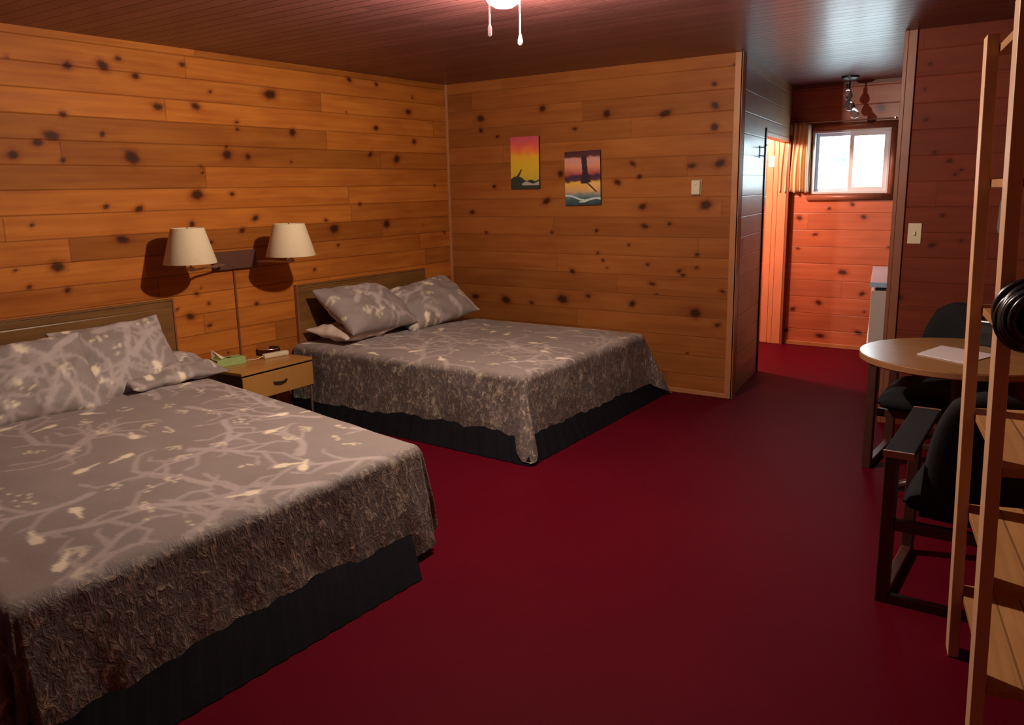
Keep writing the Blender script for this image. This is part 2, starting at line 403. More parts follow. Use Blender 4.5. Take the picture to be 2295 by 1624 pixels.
# window in the far wall
wn = thing('window', '', '', (2.545, 2.45, 1.50)); wn.name = 'window_1'; del wn['label'], wn['category']; wn['kind'] = 'structure'
W, Hh = .70, .59
def frame(bm, x0, x1, z0, z1, y0, y1, t):
    box(bm, x0, x1, y0, y1, z0, z0+t); box(bm, x0, x1, y0, y1, z1-t, z1)
    box(bm, x0, x0+t, y0, y1, z0+t, z1-t); box(bm, x1-t, x1, y0, y1, z0+t, z1-t)
bm = bmesh.new(); frame(bm, 0, W, 0, Hh, -.012, .075, .022)
obj('window_frame', bm, M['vinyl'], wn, bevel=.003)
for nm, a, b, y in (('sash', .022, .365, .05), ('sash', .335, W-.022, .028)):
    bm = bmesh.new(); frame(bm, a, b, .022, Hh-.022, y-.012, y+.01, .030 if y > .04 else .038)
    sh_ = obj(nm, bm, M['vinyl'], wn, bevel=.002)
    obj('pane', B(a+.028, b-.028, y-.003, y+.001, .048, Hh-.048), None, sh_).data.materials.append(None)
bm = bmesh.new()
box(bm, -.03, W+.07, -.02, -.001, Hh+.005, Hh+.065); box(bm, W+.005, W+.055, -.02, -.001, -.04, Hh+.005); box(bm, -.03, W+.07, -.025, -.001, -.06, -.005)
struct(obj('trim_7', bm, M['trimdark'], None, (2.545, 2.45, 1.50)))
bpy.data.objects['trim_7'].location = (2.545, 2.45, 1.50)

t = NT('pane_glass'); t.t.nodes.remove(t.b)
tr = t.n('ShaderNodeBsdfTransparent'); gl = t.n('ShaderNodeBsdfGlossy'); gl.inputs['Roughness'].default_value = .02
mx = t.n('ShaderNodeMixShader'); mx.inputs[0].default_value = .07
t.t.links.new(tr.outputs[0], mx.inputs[1]); t.t.links.new(gl.outputs[0], mx.inputs[2]); t.t.links.new(mx.outputs[0], t.out.inputs[0])
for o in bpy.data.objects:
    if o.name.startswith('pane'): o.data.materials.clear(); o.data.materials.append(t.m)

# curtain bunched at the left of the window, on a wire
ct = thing('curtain', 'short tan striped curtain gathered at the left side of the small window', 'curtain', (2.41, 2.40, 1.52))
bm = bmesh.new(); nx, nz = 90, 24; vs = []
for i in range(nx+1):
    u = i/nx; row = []
    for j in range(nz+1):
        w = j/nz
        wd = .295-.05*w
        x = -.185+ .04*w + (wd+.02)*u; y = .0+.020*math.sin(u*2*PI*6.3+.6*math.sin(w*5))*(1-.35*w)+.008*math.sin(u*31+w*3)
        row.append(bm.verts.new((x, y, .006*math.sin(u*19)+w*.645)))
    vs.append(row)
for i in range(nx):
    for j in range(nz): bm.faces.new((vs[i][j], vs[i+1][j], vs[i+1][j+1], vs[i][j+1]))
cp = obj('cloth', bm, M['curtain'], ct, smooth=True)
md = cp.modifiers.new('s', 'SOLIDIFY'); md.thickness = .003
bm = bmesh.new(); tube(bm, [(-.17, .0, .652), (.87, .0, .652)], .004, 8); box(bm, -.175, -.165, -.005, .05, .645, .66); box(bm, .86, .87, -.005, .05, .645, .66)
obj('curtain_wire', bm, M['metal'], ct)

# daylight shrub outside the window
bm = bmesh.new(); rr = random.Random(5)
for _ in range(90):
    p = Vector((rr.gauss(0, .07), rr.gauss(0, .07), rr.gauss(0, .045))); d = Vector((rr.uniform(-1, 1), rr.uniform(-1, 1), rr.uniform(-1, 1))).normalized(); e = d.orthogonal().normalized()
    a, b = d*.045, e*.018
    bm.faces.new([bm.verts.new(p-a), bm.verts.new(p+b), bm.verts.new(p+a), bm.verts.new(p-b)])
sb = thing('shrub', 'pale green leafy shrub sprig faintly visible outside the small window', 'shrub', (2.30, 4.6, 0))
lv = obj('foliage', bm, plain('pale_leaves', (.45, .75, .62), .6), sb, loc=(0, 0, 1.90))
bm = bmesh.new(); tube(bm, [(0, 0, 0), (.03, 0, .9), (-.04, .02, 1.6), (.05, 0, 1.95)], [.03, .025, .015, .006]); tube(bm, [(-.04, .02, 1.6), (-.2, 0, 1.9)], [.01, .004])
obj('stem', bm, plain('pale_stem', (.4, .5, .4), .7), sb)
struct(obj('ground_outside', B(-2, 8, 2.56, 12, -.25, -.002), plain('bright_gravel', (.6, .62, .6), .9)))
bpy.data.objects['ground_outside'].name = 'floor_outside'

# ------------------------------------------------------------------ bedding pattern
def make_pattern(h, w, res, seed):
    """branch and motif rasters over a cloth h x w metres"""
    r = random.Random(seed); nh, nw = int(h/res)+1, int(w/res)+1
    br = np.zeros((nh, nw)); mo = np.zeros((nh, nw))
    def cap(arr, p, q, r0, r1, val=1., soft=.005):
        x0, x1 = min(p[0], q[0])-r0-.02, max(p[0], q[0])+r0+.02; y0, y1 = min(p[1], q[1])-r0-.02, max(p[1], q[1])+r0+.02
        i0, i1 = max(0, int(x0/res)), min(nh, int(x1/res)+1); j0, j1 = max(0, int(y0/res)), min(nw, int(y1/res)+1)
        if i0 >= i1 or j0 >= j1: return
        X, Y = np.meshgrid(np.arange(i0, i1)*res, np.arange(j0, j1)*res, indexing='ij')
        dx, dy = q[0]-p[0], q[1]-p[1]; L = dx*dx+dy*dy+1e-9
        tt = np.clip(((X-p[0])*dx+(Y-p[1])*dy)/L, 0, 1)
        d = np.hypot(X-p[0]-tt*dx, Y-p[1]-tt*dy)-(r0+(r1-r0)*tt)
        v = val*np.clip(.5-d/soft, 0, 1)
        arr[i0:i1, j0:j1] = np.maximum(arr[i0:i1, j0:j1], v)
    def branch(x, y, a, L, wd, lev):
        n = max(2, int(L/.07)); px, py = x, y
        for k in range(n):
            a += r.uniform(-.28, .28); qx, qy = px+math.cos(a)*L/n, py+math.sin(a)*L/n
            cap(br, (px, py), (qx, qy), wd*(1-.5*k/n), wd*(1-.5*(k+1)/n), .95 if lev == 0 else .8)
            if lev < 2 and k > 0:
                sgn = 1 if (k+lev) % 2 else -1
                branch(qx, qy, a+sgn*r.uniform(.6, 1.05), L*r.uniform(.28, .5), wd*.72, lev+1)
            px, py = qx, qy
        if lev == 2 and r.random() < .4: cap(br, (px, py), (px+math.cos(a)*.04, py+math.sin(a)*.04), wd*1.25, wd*.4, .9)
    sp = .36 if h > 1 else .27
    for gi in np.arange(-.1, h+.1, sp):
        for gj in np.arange(-.1, w+.1, sp):
            branch(gi+r.uniform(-.08, .08), gj+r.uniform(-.08, .08), r.choice((.5, 2.3, 3.7, 5.4))+r.uniform(-.5, .5), r.uniform(.36, .52), .0205, 0)
    for gi in np.arange(.05, h, .24 if h > 1 else .17):
        for gj in np.arange(.05, w, .24 if h > 1 else .17):
            x, y = gi+r.uniform(-.1, .1), gj+r.uniform(-.1, .1); k = r.random(); a = r.uniform(0, 6.28)
            ca, sa = math.cos(a), math.sin(a)
            if k < .28:      # little bird: body, head, tail
                cap(mo, (x, y), (x+.022*ca, y+.022*sa), .024, .019, 1)
                cap(mo, (x+.02*ca-.012*sa, y+.02*sa+.012*ca), (x+.045*ca-.012*sa, y+.045*sa+.012*ca), .012, .004, 1)
                cap(mo, (x-.02*ca, y-.02*sa), (x-.085*ca, y-.085*sa), .010, .006, .95)
            elif k < .75:    # berries
                for _ in range(r.randint(4, 9)):
                    u, v = r.gauss(0, .032), r.gauss(0, .022); cap(mo, (x+u, y+v), (x+u+.001, y+v), .0085, .008, .8, .006)
            else:            # small leaf sprig
                for m_ in range(3):
                    b = a+(m_-1)*.8; cap(mo, (x, y), (x+.055*math.cos(b), y+.055*math.sin(b)), .007, .009, .55)
    def samp(arr, A, Bv):
        i = np.clip(A/res, 0, nh-1.001); j = np.clip(Bv/res, 0, nw-1.001); i0, j0 = i.astype(int), j.astype(int); fi, fj = i-i0, j-j0
        return (arr[i0, j0]*(1-fi)*(1-fj)+arr[i0+1, j0]*fi*(1-fj)+arr[i0, j0+1]*(1-fi)*fj+arr[i0+1, j0+1]*fi*fj)
    return lambda A, Bv: (samp(br, A, Bv), samp(mo, A, Bv))

def drape(name, quad, ztop, La, Wb, dr_f, dr_l, dr_r, seed, flare=.16, cflare=.30, cshort=.1, step=.0105, fold=.012, label='', rr_=.055):
    """bedspread: quad = floor-plan corners (head-left, head-right, foot-right, foot-left) where left = towards -y.
    a runs from the head to the foot, b from left to right."""
    HL, HR, FR, FL = [Vector(q) for q in quad]
    na = int((La+dr_f)/step); nb = int((Wb+dr_l+dr_r)/step)
    A = np.linspace(0, La+dr_f, na+1); Bc = np.linspace(-dr_l, Wb+dr_r, nb+1)
    bm = bmesh.new(); vs = []; side = []; ab = []
    for a in A:
        row = []
        for b in Bc:
            oa = max(0., a-La); ob = (b if b < 0 else (b-Wb if b > Wb else 0.))
            u, v = min(a, La)/La, min(max(b, 0), Wb)/Wb
            p = (HL*(1-v)+HR*v)*(1-u)+(FL*(1-v)+FR*v)*u
            s = math.hypot(oa, ob)
            nz = mnoise.noise(Vector((a*3.1, b*3.1, seed)))*.009+mnoise.noise(Vector((a*9, b*9, seed+5)))*.0025
            if s <= 0:
                e = min(La-a, b, Wb-b); z = ztop+nz*min(1, e/.1)+.012*min(1., max(0., e)/.35)
                x, y = p.x, p.y
            else:
                phi = math.atan2(abs(ob), oa) if s > 0 else 0
                c2 = math.sin(2*phi)**2; s *= 1-cshort*c2
                d = Vector((math.cos(phi), math.sin(phi)*(1 if ob > 0 else -1)))
                r = rr_
                th = flare+(cflare)*c2
                if s < r*PI/2: h = r*math.sin(s/r); vd = r*(1-math.cos(s/r))
                else: q = s-r*PI/2; h = r+q*math.sin(th); vd = r+q*math.cos(th)
                tt = (b if oa > 0 and phi < .78 else a)
                k = min(1., s/.3)
                h += fold*k*math.sin(tt*15+seed+1.3*math.sin(tt*4.1))*(1-c2)+.5*fold*k*math.sin(tt*37+seed*2)
                h += nz*1.3
                if c2 > 0: h += .018*k*math.sin(phi*12+1)*c2
                x, y = p.x+d.x*h, p.y+d.y*h; z = ztop-vd
                if z < .02: z = .02+.02*max(0, z+.1)
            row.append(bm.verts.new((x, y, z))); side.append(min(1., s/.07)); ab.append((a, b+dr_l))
        vs.append(row)
    for i in range(na):
        for j in range(nb): bm.faces.new((vs[i][j], vs[i+1][j], vs[i+1][j+1], vs[i][j+1]))
    o = obj(name, bm, M['spread'], smooth=True)
    ab = np.array(ab); P = make_pattern(La+dr_f, Wb+dr_l+dr_r, .005, int(seed*10))
    br, mo = P(ab[:, 0], ab[:, 1])
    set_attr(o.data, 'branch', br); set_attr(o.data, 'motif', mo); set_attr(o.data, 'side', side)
    tag(o, label, 'bedspread')
    return o

def pillow(name, w, h, th, loc, rot, mat, seed, label, pat=True, parent=None, group=None, sag=0.):
    bm = bmesh.new(); n = 44; grid = {}
    lay = []
    for s in (1, -1):
        for i in range(n+1):
            for j in range(n+1):
                if s == -1 and (i in (0, n) or j in (0, n)): grid[s, i, j] = grid[1, i, j]; continue
                u, v = -1+2*i/n, -1+2*j/n
                u = math.sin(u*PI/2)*.35+u*.65; v = math.sin(v*PI/2)*.35+v*.65
                x = u*w/2*(1-.07*(1-v*v)*abs(u)); y = v*h/2*(1-.09*(1-u*u)*abs(v))
                t_ = (max(0, 1-abs(u)**2.6)**.55)*(max(0, 1-abs(v)**2.6)**.55)
                nz = mnoise.noise(Vector((x*6, y*6, seed+s)))*.035*t_**.5+mnoise.noise(Vector((x*15, y*15, seed)))*.014*t_**.3+.012*math.sin(8*math.atan2(y, x)+seed)*abs(u*v)
                z = s*th/2*t_+nz - sag*(u*u)
                grid[s, i, j] = bm.verts.new((x, y, z)); lay.append((x+w/2, y+h/2))
    for s in (1, -1):
        for i in range(n):
            for j in range(n): bm.faces.new((grid[s, i, j], grid[s, i+1, j], grid[s, i+1, j+1], grid[s, i, j+1]))
    o = obj(name, bm, mat, smooth=True)
    if pat:
        ab = np.array(lay); br, mo = make_pattern(w, h, .005, seed)(ab[:, 0], ab[:, 1])
        set_attr(o.data, 'branch', br); set_attr(o.data, 'motif', mo); set_attr(o.data, 'side', np.zeros(len(lay)))
    o.location = loc; o.rotation_euler = rot
    tag(o, label, 'pillow', group)
    return o

def bed(label, quad, z_top, skirt, loc):
    """black-skirted base and mattress; quad/skirt are floor-plan corners HL, HR, FR, FL in world metres"""
    t_ = thing('double_bed', label, 'bed', loc)
    L = Vector((loc[0], loc[1], 0))
    def ring(bm, q, z): return [bm.verts.new((x-L.x, y-L.y, z)) for x, y in q]
    c = Vector((sum(q[0] for q in quad)/4, sum(q[1] for q in quad)/4))
    def ins(q, d):
        out = []
        for x, y in q:
            v = Vector((x, y))-c; out.append((x-d*(1 if v.x > 0 else -1), y-d*(1 if v.y > 0 else -1)))
        return out
    def slab(q, z0, z1, d0=0, d1=0):
        bm = bmesh.new(); a = ring(bm, ins(q, d0), z0); b = ring(bm, ins(q, d1), z1)
        bm.faces.new(a[::-1]); bm.faces.new(b)
        for i in range(4): bm.faces.new((a[i], a[(i+1) % 4], b[(i+1) % 4], b[i]))
        return bm
    obj('mattress', slab(quad, .28, z_top-.03, .03, .03), M['mattress'], t_, bevel=.03)
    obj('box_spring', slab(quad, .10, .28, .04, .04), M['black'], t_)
    # flared black skirt, gently pleated, open below the box spring
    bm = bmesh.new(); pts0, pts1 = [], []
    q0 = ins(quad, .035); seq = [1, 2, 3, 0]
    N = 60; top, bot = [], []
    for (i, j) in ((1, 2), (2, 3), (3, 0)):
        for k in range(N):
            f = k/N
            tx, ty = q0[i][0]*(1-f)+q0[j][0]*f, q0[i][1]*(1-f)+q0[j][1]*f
            bx_, by_ = skirt[i][0]*(1-f)+skirt[j][0]*f, skirt[i][1]*(1-f)+skirt[j][1]*f  # wide black hem stands in for shadow on the carpet
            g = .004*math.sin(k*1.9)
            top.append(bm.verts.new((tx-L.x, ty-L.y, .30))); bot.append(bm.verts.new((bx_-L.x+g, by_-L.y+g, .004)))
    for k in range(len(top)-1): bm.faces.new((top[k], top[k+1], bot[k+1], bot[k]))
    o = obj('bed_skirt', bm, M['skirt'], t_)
    for x, y in ins(quad, .12):
        bm = bmesh.new(); lathe(bm, [(.022, 0), (.022, .10)], (x-L.x, y-L.y, 0), 12); obj('leg', bm, M['blackmetal'], t_)
    return t_
# ------------------------------------------------------------------ beds
# near bed (left foreground)
nq = [(.06, -4.62), (.06, -2.93), (2.45, -3.36), (2.47, -5.06)]
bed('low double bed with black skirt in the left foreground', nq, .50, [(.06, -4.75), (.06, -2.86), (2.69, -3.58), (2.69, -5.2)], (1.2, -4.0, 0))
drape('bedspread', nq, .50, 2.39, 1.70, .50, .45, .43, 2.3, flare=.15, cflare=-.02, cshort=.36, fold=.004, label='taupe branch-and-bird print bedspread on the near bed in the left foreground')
# far bed
fq = [(.04, -1.90), (.04, -.28), (2.06, -.30), (2.08, -1.93)]
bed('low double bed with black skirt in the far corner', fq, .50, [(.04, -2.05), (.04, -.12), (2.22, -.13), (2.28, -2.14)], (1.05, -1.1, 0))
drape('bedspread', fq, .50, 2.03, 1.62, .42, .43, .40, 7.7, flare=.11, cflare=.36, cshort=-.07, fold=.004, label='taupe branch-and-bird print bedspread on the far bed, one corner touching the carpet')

def headboard(y0, y1, z1, label):
    o = thing('headboard', label, 'headboard', (0, (y0+y1)/2, 0)); w = (y1-y0)/2
    obj('panel', B(.001, .026, -w, w, .30, z1), M['headboard'], o, bevel=.004)
    bm = bmesh.new(); box(bm, .001, .032, -w, w, z1, z1+.012); obj('top_rail', bm, M['headboard'], o)
    bm = bmesh.new(); box(bm, .001, .03, -w-.012, -w, .30, z1+.012); obj('edge_strip', bm, M['trimdark'], o)
    obj('edge_strip', B(.001, .03, w, w+.012, .30, z1+.012), M['trimdark'], o)
    return o
headboard(-4.55, -2.90, .945, 'olive brown panel headboard behind the near bed')
headboard(-1.865, -.42, .925, 'olive brown panel headboard behind the far bed')

R = math.radians
# pillows: local x = width (along world y after rz=90), local y = height, local z = thickness
def lean(tilt): return (0, 0, 0)
def pil(label, w, h, th, yc, xc, zc, tilt, seed, mat='spread', yaw=0, roll=0, sag=0):
    """tilt: degrees the pillow leans back from lying flat"""
    # lying flat facing up, width along y; then rotate about y so that the wall side rises
    m = Matrix.Rotation(R(yaw), 4, 'Z') @ Matrix.Rotation(R(tilt), 4, 'Y') @ Matrix.Rotation(R(roll), 4, 'X') @ Matrix.Rotation(PI/2, 4, 'Z')
    return pillow('pillow', w, h, th, (xc, yc, zc), m.to_euler(), M[mat], seed, label, pat=(mat == 'spread'), sag=sag)
pil('taupe branch-print pillow leaning at the left of the near bed, cut by the frame', .72, .50, .17, -4.02, .40, .680, 50, 21, yaw=-5)
pil('taupe branch-print pillow leaning on the near bed, the one nearest the nightstand', .70, .50, .17, -3.42, .29, .680, 54, 22, yaw=4)
pil('taupe branch-print pillow lying flat under the leaning one nearest the nightstand', .66, .46, .12, -3.20, .30, .57, 8, 23, yaw=2)
pil('cream pillow lying flat at the nightstand side of the far bed, lowest of its stack', .66, .42, .13, -1.52, .26, .575, 3, 31, 'sheet', yaw=3)
pil('taupe branch-print pillow on the far bed, resting on the cream pillow', .80, .50, .25, -1.43, .31, .73, 36, 32, yaw=3, roll=-3)
pil('taupe branch-print pillow on the far bed beside the back wall', .78, .50, .25, -.72, .33, .685, 34, 33, yaw=-4, roll=9)

# ------------------------------------------------------------------ nightstand and what stands on it
ns = thing('nightstand', 'honey oak nightstand with one drawer between the two beds', 'nightstand', (.215, -2.42, 0), R(3))
w = .315; d = .20
obj('top', B(-d, d+.006, -w, w, .45, .47), M['night'], ns, bevel=.003)
bm = bmesh.new(); box(bm, -d, d, -w, -w+.018, .27, .45); box(bm, -d, d, w-.018, w, .27, .45); box(bm, -d, -d+.012, -w+.018, w-.018, .27, .45); box(bm, -d+.012, d-.01, -w+.018, w-.018, .27, .285)
obj('carcass', bm, M['nightside'], ns)
dr = obj('drawer', B(d-.012, d+.008, -w+.004, w-.004, .275, .438), M['night'], ns, bevel=.003)
bm = bmesh.new(); tube(bm, [(d+.008, -.055, .362), (d+.024, -.05, .362), (d+.03, 0, .357), (d+.024, .05, .362), (d+.008, .055, .362)], .006, 10)
obj('handle', bm, M['blackmetal'], dr)
for x in (-d+.02, d-.015):
    for y in (-w+.015, w-.012):
        bm = bmesh.new(); lathe(bm, [(.009, 0), (.009, .27)], (x, y, 0), 12); obj('leg', bm, M['metal'], ns)

tb = thing('tissue_box', 'small green tissue box with a tissue sticking out on the nightstand', 'tissue box', (.10, -2.575, .47), R(-8))
obj('carton', B(-.055, .055, -.105, .105, 0, .05), M['green'], tb, bevel=.003)
bm = bmesh.new()
pts = [(-.03, -.10, .0), (.0, -.108, .055), (.01, -.09, .115), (.0, -.06, .085), (-.01, -.03, .055), (.02, -.08, .05)]
vs = [bm.verts.new(p) for p in [(-.02, -.105, .05), (.01, -.12, .125), (.02, -.085, .095), (.0, -.02, .052), (.03, -.06, .052), (-.01, -.055, .062)]]
for f in ((0, 1, 2), (0, 2, 5), (2, 3, 5), (2, 4, 3), (1, 4, 2)): bm.faces.new([vs[i] for i in f])
obj('tissue', bm, M['tissue'], tb)
bm = bmesh.new(); lathe(bm, [(.018, .0501), (.018, .0505)], (0, .01, 0), 20); obj('opening', bm, M['black'], tb)

ph = thing('power_strip', 'white oblong handset with a thin white cord on the nightstand', 'handset', (.168, -2.225, .47), R(-6))
bm = bmesh.new(); box(bm, -.022, .022, -.10, .10, 0, .034); obj('body', bm, M['cream'], ph, bevel=.009); ph.name = 'handset'
bm = bmesh.new(); box(bm, -.0225, .0225, .072, .076, .004, .0345); obj('seam_ring', bm, M['white'], ph)
bm = bmesh.new(); tube(bm, [(0, -.10, .02), (-.01, -.15, .006), (-.05, -.22, .004), (-.08, -.28, .004)], .0028, 8); obj('cord', bm, M['cream'], ph)
at = thing('ashtray', 'round dark brown glass bowl behind the white handset', 'bowl', (.055, -2.19, .47))
bm = bmesh.new(); lathe(bm, [(.055, 0), (.075, .012), (.082, .045), (.076, .05), (.068, .02), (.05, .01)], n=36); obj('bowl', bm, M['ashtray'], at, smooth=False)
bm = bmesh.new(); tube(bm, [(.079*math.cos(k/36*2*PI), .079*math.sin(k/36*2*PI), .048) for k in range(36)], .004, 8, closed=True); obj('rim', bm, M['metal'], at)

# ------------------------------------------------------------------ double wall lamp
wl = thing('wall_lamp', 'double swing-arm wall lamp with two cream shades and a walnut back plate between the beds', 'wall lamp', (0, -2.38, 1.165))
obj('back_plate', B(.001, .035, -.185, .165, -.062, .062), M['brownplate'], wl, bevel=.006)
for y, x, rb, rt, hz, y0 in ((-.515, .26, .158, .098, .03, -.15), (.215, .34, .166, .104, .025, .15)):
    bm = bmesh.new(); yy = y0+(y-y0)*.45
    tube(bm, [(.035, y0, -.02), (.09, y0, -.02), (.14, yy, -.02), (x, y, -.02), (x, y, .03)], .007, 10)
    bm2 = bm; lathe(bm2, [(.022, 0), (.022, .022)], (x, y, -.02), 16)
    arm = obj('arm', bm, M['metal'], wl)
    bm = bmesh.new(); lathe(bm, [(.017, .03), (.017, .09), (.03, .10), (.034, .13), (.03, .16), (.015, .18)], (x, y, 0), 20)
    obj('bulb', bm, M['white'], arm, smooth=True)
    bm = bmesh.new(); n = 56; z0, z1 = hz-.005, hz+.215
    lathe(bm, [(rb, z0), (rb+.002, z0+.004), (rt+.002, z1-.004), (rt, z1), (rt-.003, z1-.002), (rb-.004, z0+.002)], (x, y, 0), n, False, False)
    shd = obj('lamp_shade', bm, M['shade'], wl, smooth=True)
    bm = bmesh.new()
    for k in range(3):
        a = k*2*PI/3; tube(bm, [(x, y, z1-.02), (x+rt*.98*math.cos(a), y+rt*.98*math.sin(a), z1-.008)], .0022, 6)
    lathe(bm, [(.012, 0), (.012, .006), (.004, .008), (.006, .02), (.001, .026)], (x, y, z1-.022), 14)
    obj('finial', bm, M['metal'], shd)
obj('cord_cover', B(.001, .010, -.020, -.006, -.69, -.06), M['cord'], wl)

# ------------------------------------------------------------------ pictures on the back wall
def painting(name, label, x0, x1, z0, z1, fn, rot=0):
    o = thing(name, label, 'picture', ((x0+x1)/2, 0, (z0+z1)/2)); w, h = x1-x0, z1-z0
    o.rotation_euler = (0, rot, 0)
    obj('stretcher', B(-w/2, w/2, -.020, .004, -h/2, h/2), M['nightside'], o)
    nx, nz = 84, 126; bm = bmesh.new(); vs = [[bm.verts.new((-w/2+w*i/nx, -.021, -h/2+h*j/nz)) for j in range(nz+1)] for i in range(nx+1)]
    for i in range(nx):
        for j in range(nz): bm.faces.new((vs[i][j], vs[i][j+1], vs[i+1][j+1], vs[i+1][j]))
    t = NT(name+'_paint'); t.set(col=t.attr('paint')[0], rough=.45)
    c = obj('canvas', bm, t.m, o)
    cols = [fn(i/nx, j/nz) for i in range(nx+1) for j in range(nz+1)]
    set_col(c.data, 'paint', np.array(cols)); return o
def lerp(a, b, t): t = max(0, min(1, t)); return tuple(p*(1-t)+q*t for p, q in zip(a, b))
def stops(v, st):
    for (p, a), (q, b) in zip(st, st[1:]):
        if v <= q: return lerp(a, b, (v-p)/(q-p))
    return st[-1][1]
def pic1(u, v):
    n = mnoise.noise(Vector((u*5, v*7, 1)))*.05
    c = stops(v+n, [(0, (.40, .36, .20)), (.2, (.62, .42, .05)), (.38, (.72, .48, .03)), (.62, (.80, .42, .03)), (.72, (.85, .20, .05)), (.86, (.70, .10, .10)), (1, (.55, .09, .14))])
    if v < .16+.09*math.exp(-((u-.22)/.2)**2)*1.0+.012*math.sin(u*20):
        c = (.03, .045, .035)
        if u > .4 and .07 < v < .12+.02*math.sin(u*14): c = lerp(c, (.55, .5, .42), .8)
    # dark curved tail rising from the rock
    du = u-(.30+.09*max(0, (v-.24)/.14)**2-.05*max(0, .3-v)/.06)
    if .2 < v < .38 and abs(du) < .045*(1.2-(v-.2)/.25): c = (.07, .035, .02)
    return c
def pic2(u, v):
    n = mnoise.noise(Vector((u*6, v*9, 4)))*.04; y = v+n
    c = stops(y, [(0, (.03, .05, .06)), (.12, (.05, .12, .13)), (.2, (.20, .26, .24)), (.25, (.62, .36, .18)), (.42, (.85, .48, .07)), (.46, (.10, .035, .06)), (.54, (.045, .025, .06)), (.58, (.40, .07, .07)), (.72, (.70, .28, .16)), (.86, (.62, .30, .26)), (.90, (.10, .03, .03)), (1, (.06, .02, .03))])
    if v < .22 and abs(v-(.19-.22*u+.14*u*u+.02*math.sin(u*9))) < .018: c = (.55, .65, .62)
    if v < .16 and abs(v-(.09+.03*math.sin(u*8+1))) < .012 and u > .4: c = (.6, .66, .62)
    if .40 < v < .9 and abs(u-(.60-.10*(v-.4))) < .075+.07*max(0, .62-v)/.2: c = (.035, .02, .03)
    if .24 < v < .42 and abs(u-(.62+(.42-v)*1.5)) < .03: c = (.06, .035, .03)
    if v > .25 and v < .42 and (u-.78)**2+((v-.36)*1.2)**2 < .02 and not (abs(u-(.62+(.42-v)*1.5)) < .03): c = (.80, .48, .16)
    return c
painting('sunset_painting', 'unframed painting of a pink and yellow sunset over a dark rock, the left of two', .705, .992, 1.605, 2.035, pic1)
painting('sunset_painting', 'unframed painting of a dark upright shape over orange bands and teal waves', 1.245, 1.575, 1.465, 1.895, pic2, R(-1.2))

th = thing('thermostat', 'small ivory thermostat high on the back wall near its outer corner', 'thermostat', (2.385, 0, 1.59))
obj('plate', B(-.042, .042, -.012, .004, -.060, .060), M['metal'], th, bevel=.004); obj('cover', B(-.034, .034, -.03, -.012, -.052, .052), M['cream'], th, bevel=.006)
bm = bmesh.new(); tube(bm, [(-.018, -.032, .012), (.018, -.032, .032)], .004, 8); obj('lever', bm, M['white'], th)
sw = thing('light_switch', 'ivory light switch plate on the russet wall behind the table', 'light switch', (3.917, -.10, 1.275))
obj('plate', B(-.040, .040, -.007, 0, -.065, .065), M['cream'], sw, bevel=.003); obj('toggle', B(-.006, .006, -.018, -.007, -.010, .014), M['white'], sw, bevel=.002)
hk = thing('coat_hook', 'small black double coat hook on the passage wall by the bathroom doorway', 'hook', (jx(.80), .80, 1.86))
bm = bmesh.new(); box(bm, 0, .006, -.012, .012, -.05, .05); 
tube(bm, [(.005, 0, .035), (.05, -.01, .035), (.06, -.012, .055)], .004, 8); tube(bm, [(.005, 0, -.03), (.04, -.01, -.035), (.055, -.012, -.01)], .004, 8)
obj('prongs', bm, M['blackmetal'], hk)
so = thing('lamp_glint', 'small white patch painted as a lamp glint on the casing inside the bathroom doorway', 'light switch', (2.165, 2.414, 1.82))  # white plate added as a painted highlight, the bathroom lamp's reflection
obj('plate', B(-.03, .03, -.006, 0, -.055, .055), M['white'], so, bevel=.003)

# ------------------------------------------------------------------ kitchenette unit at the far right of the passage
kc = thing('kitchen_cabinet', 'white kitchenette cabinet with a top painted pale blue as if reflecting the window beside the far wall', 'cabinet', (3.566, 1.49, 0), R(11))
obj('toe_kick', B(-.18, .50, -.63, .66, 0, .36), M['nightside'], kc)
obj('carcass', B(-.20, .50, -.66, .66, .36, .785), M['enamel'], kc, bevel=.006)
obj('side_trim', B(-.21, .51, -.67, .66, .36, .375), M['white'], kc)
obj('gap_rail', B(-.17, .50, -.65, .66, .785, .81), M['blackmetal'], kc)
obj('worktop', B(-.21, .50, -.67, .67, .81, .85), M['top_sky_tint'], kc, bevel=.003)

# ------------------------------------------------------------------ ceiling lights
cl = thing('ceiling_light', 'small black ceiling light with three bare clear bulbs in the passage near the window', 'ceiling light', (2.96, 2.0, H))
bm = bmesh.new(); lathe(bm, [(.075, 0), (.075, -.018), (.05, -.03), (.02, -.034)], n=28); obj('canopy', bm, M['blackmetal'], cl)
bm = bmesh.new(); tube(bm, [(0, 0, -.03), (.0, -.0, -.30)], .007, 8); obj('stem', bm, M['blackmetal'], cl)
for (x, y, z, tilt) in ((-.005, -.03, -.07, 0.), (.0, -.03, -.165, -.15), (.035, -.03, -.235, -.3)):
    bm = bmesh.new(); lathe(bm, [(.016, 0), (.018, -.035), (.012, -.04)], n=16); s_ = obj('socket', bm, M['blackmetal'], cl, loc=(x, y, z)); s_.rotation_euler = (0, tilt, 0)
    bm = bmesh.new(); lathe(bm, [(.013, -.035), (.028, -.060), (.040, -.085), (.040, -.105), (.028, -.125), (.004, -.135)], n=24); obj('bulb', bm, M['bulb'], s_, smooth=True)

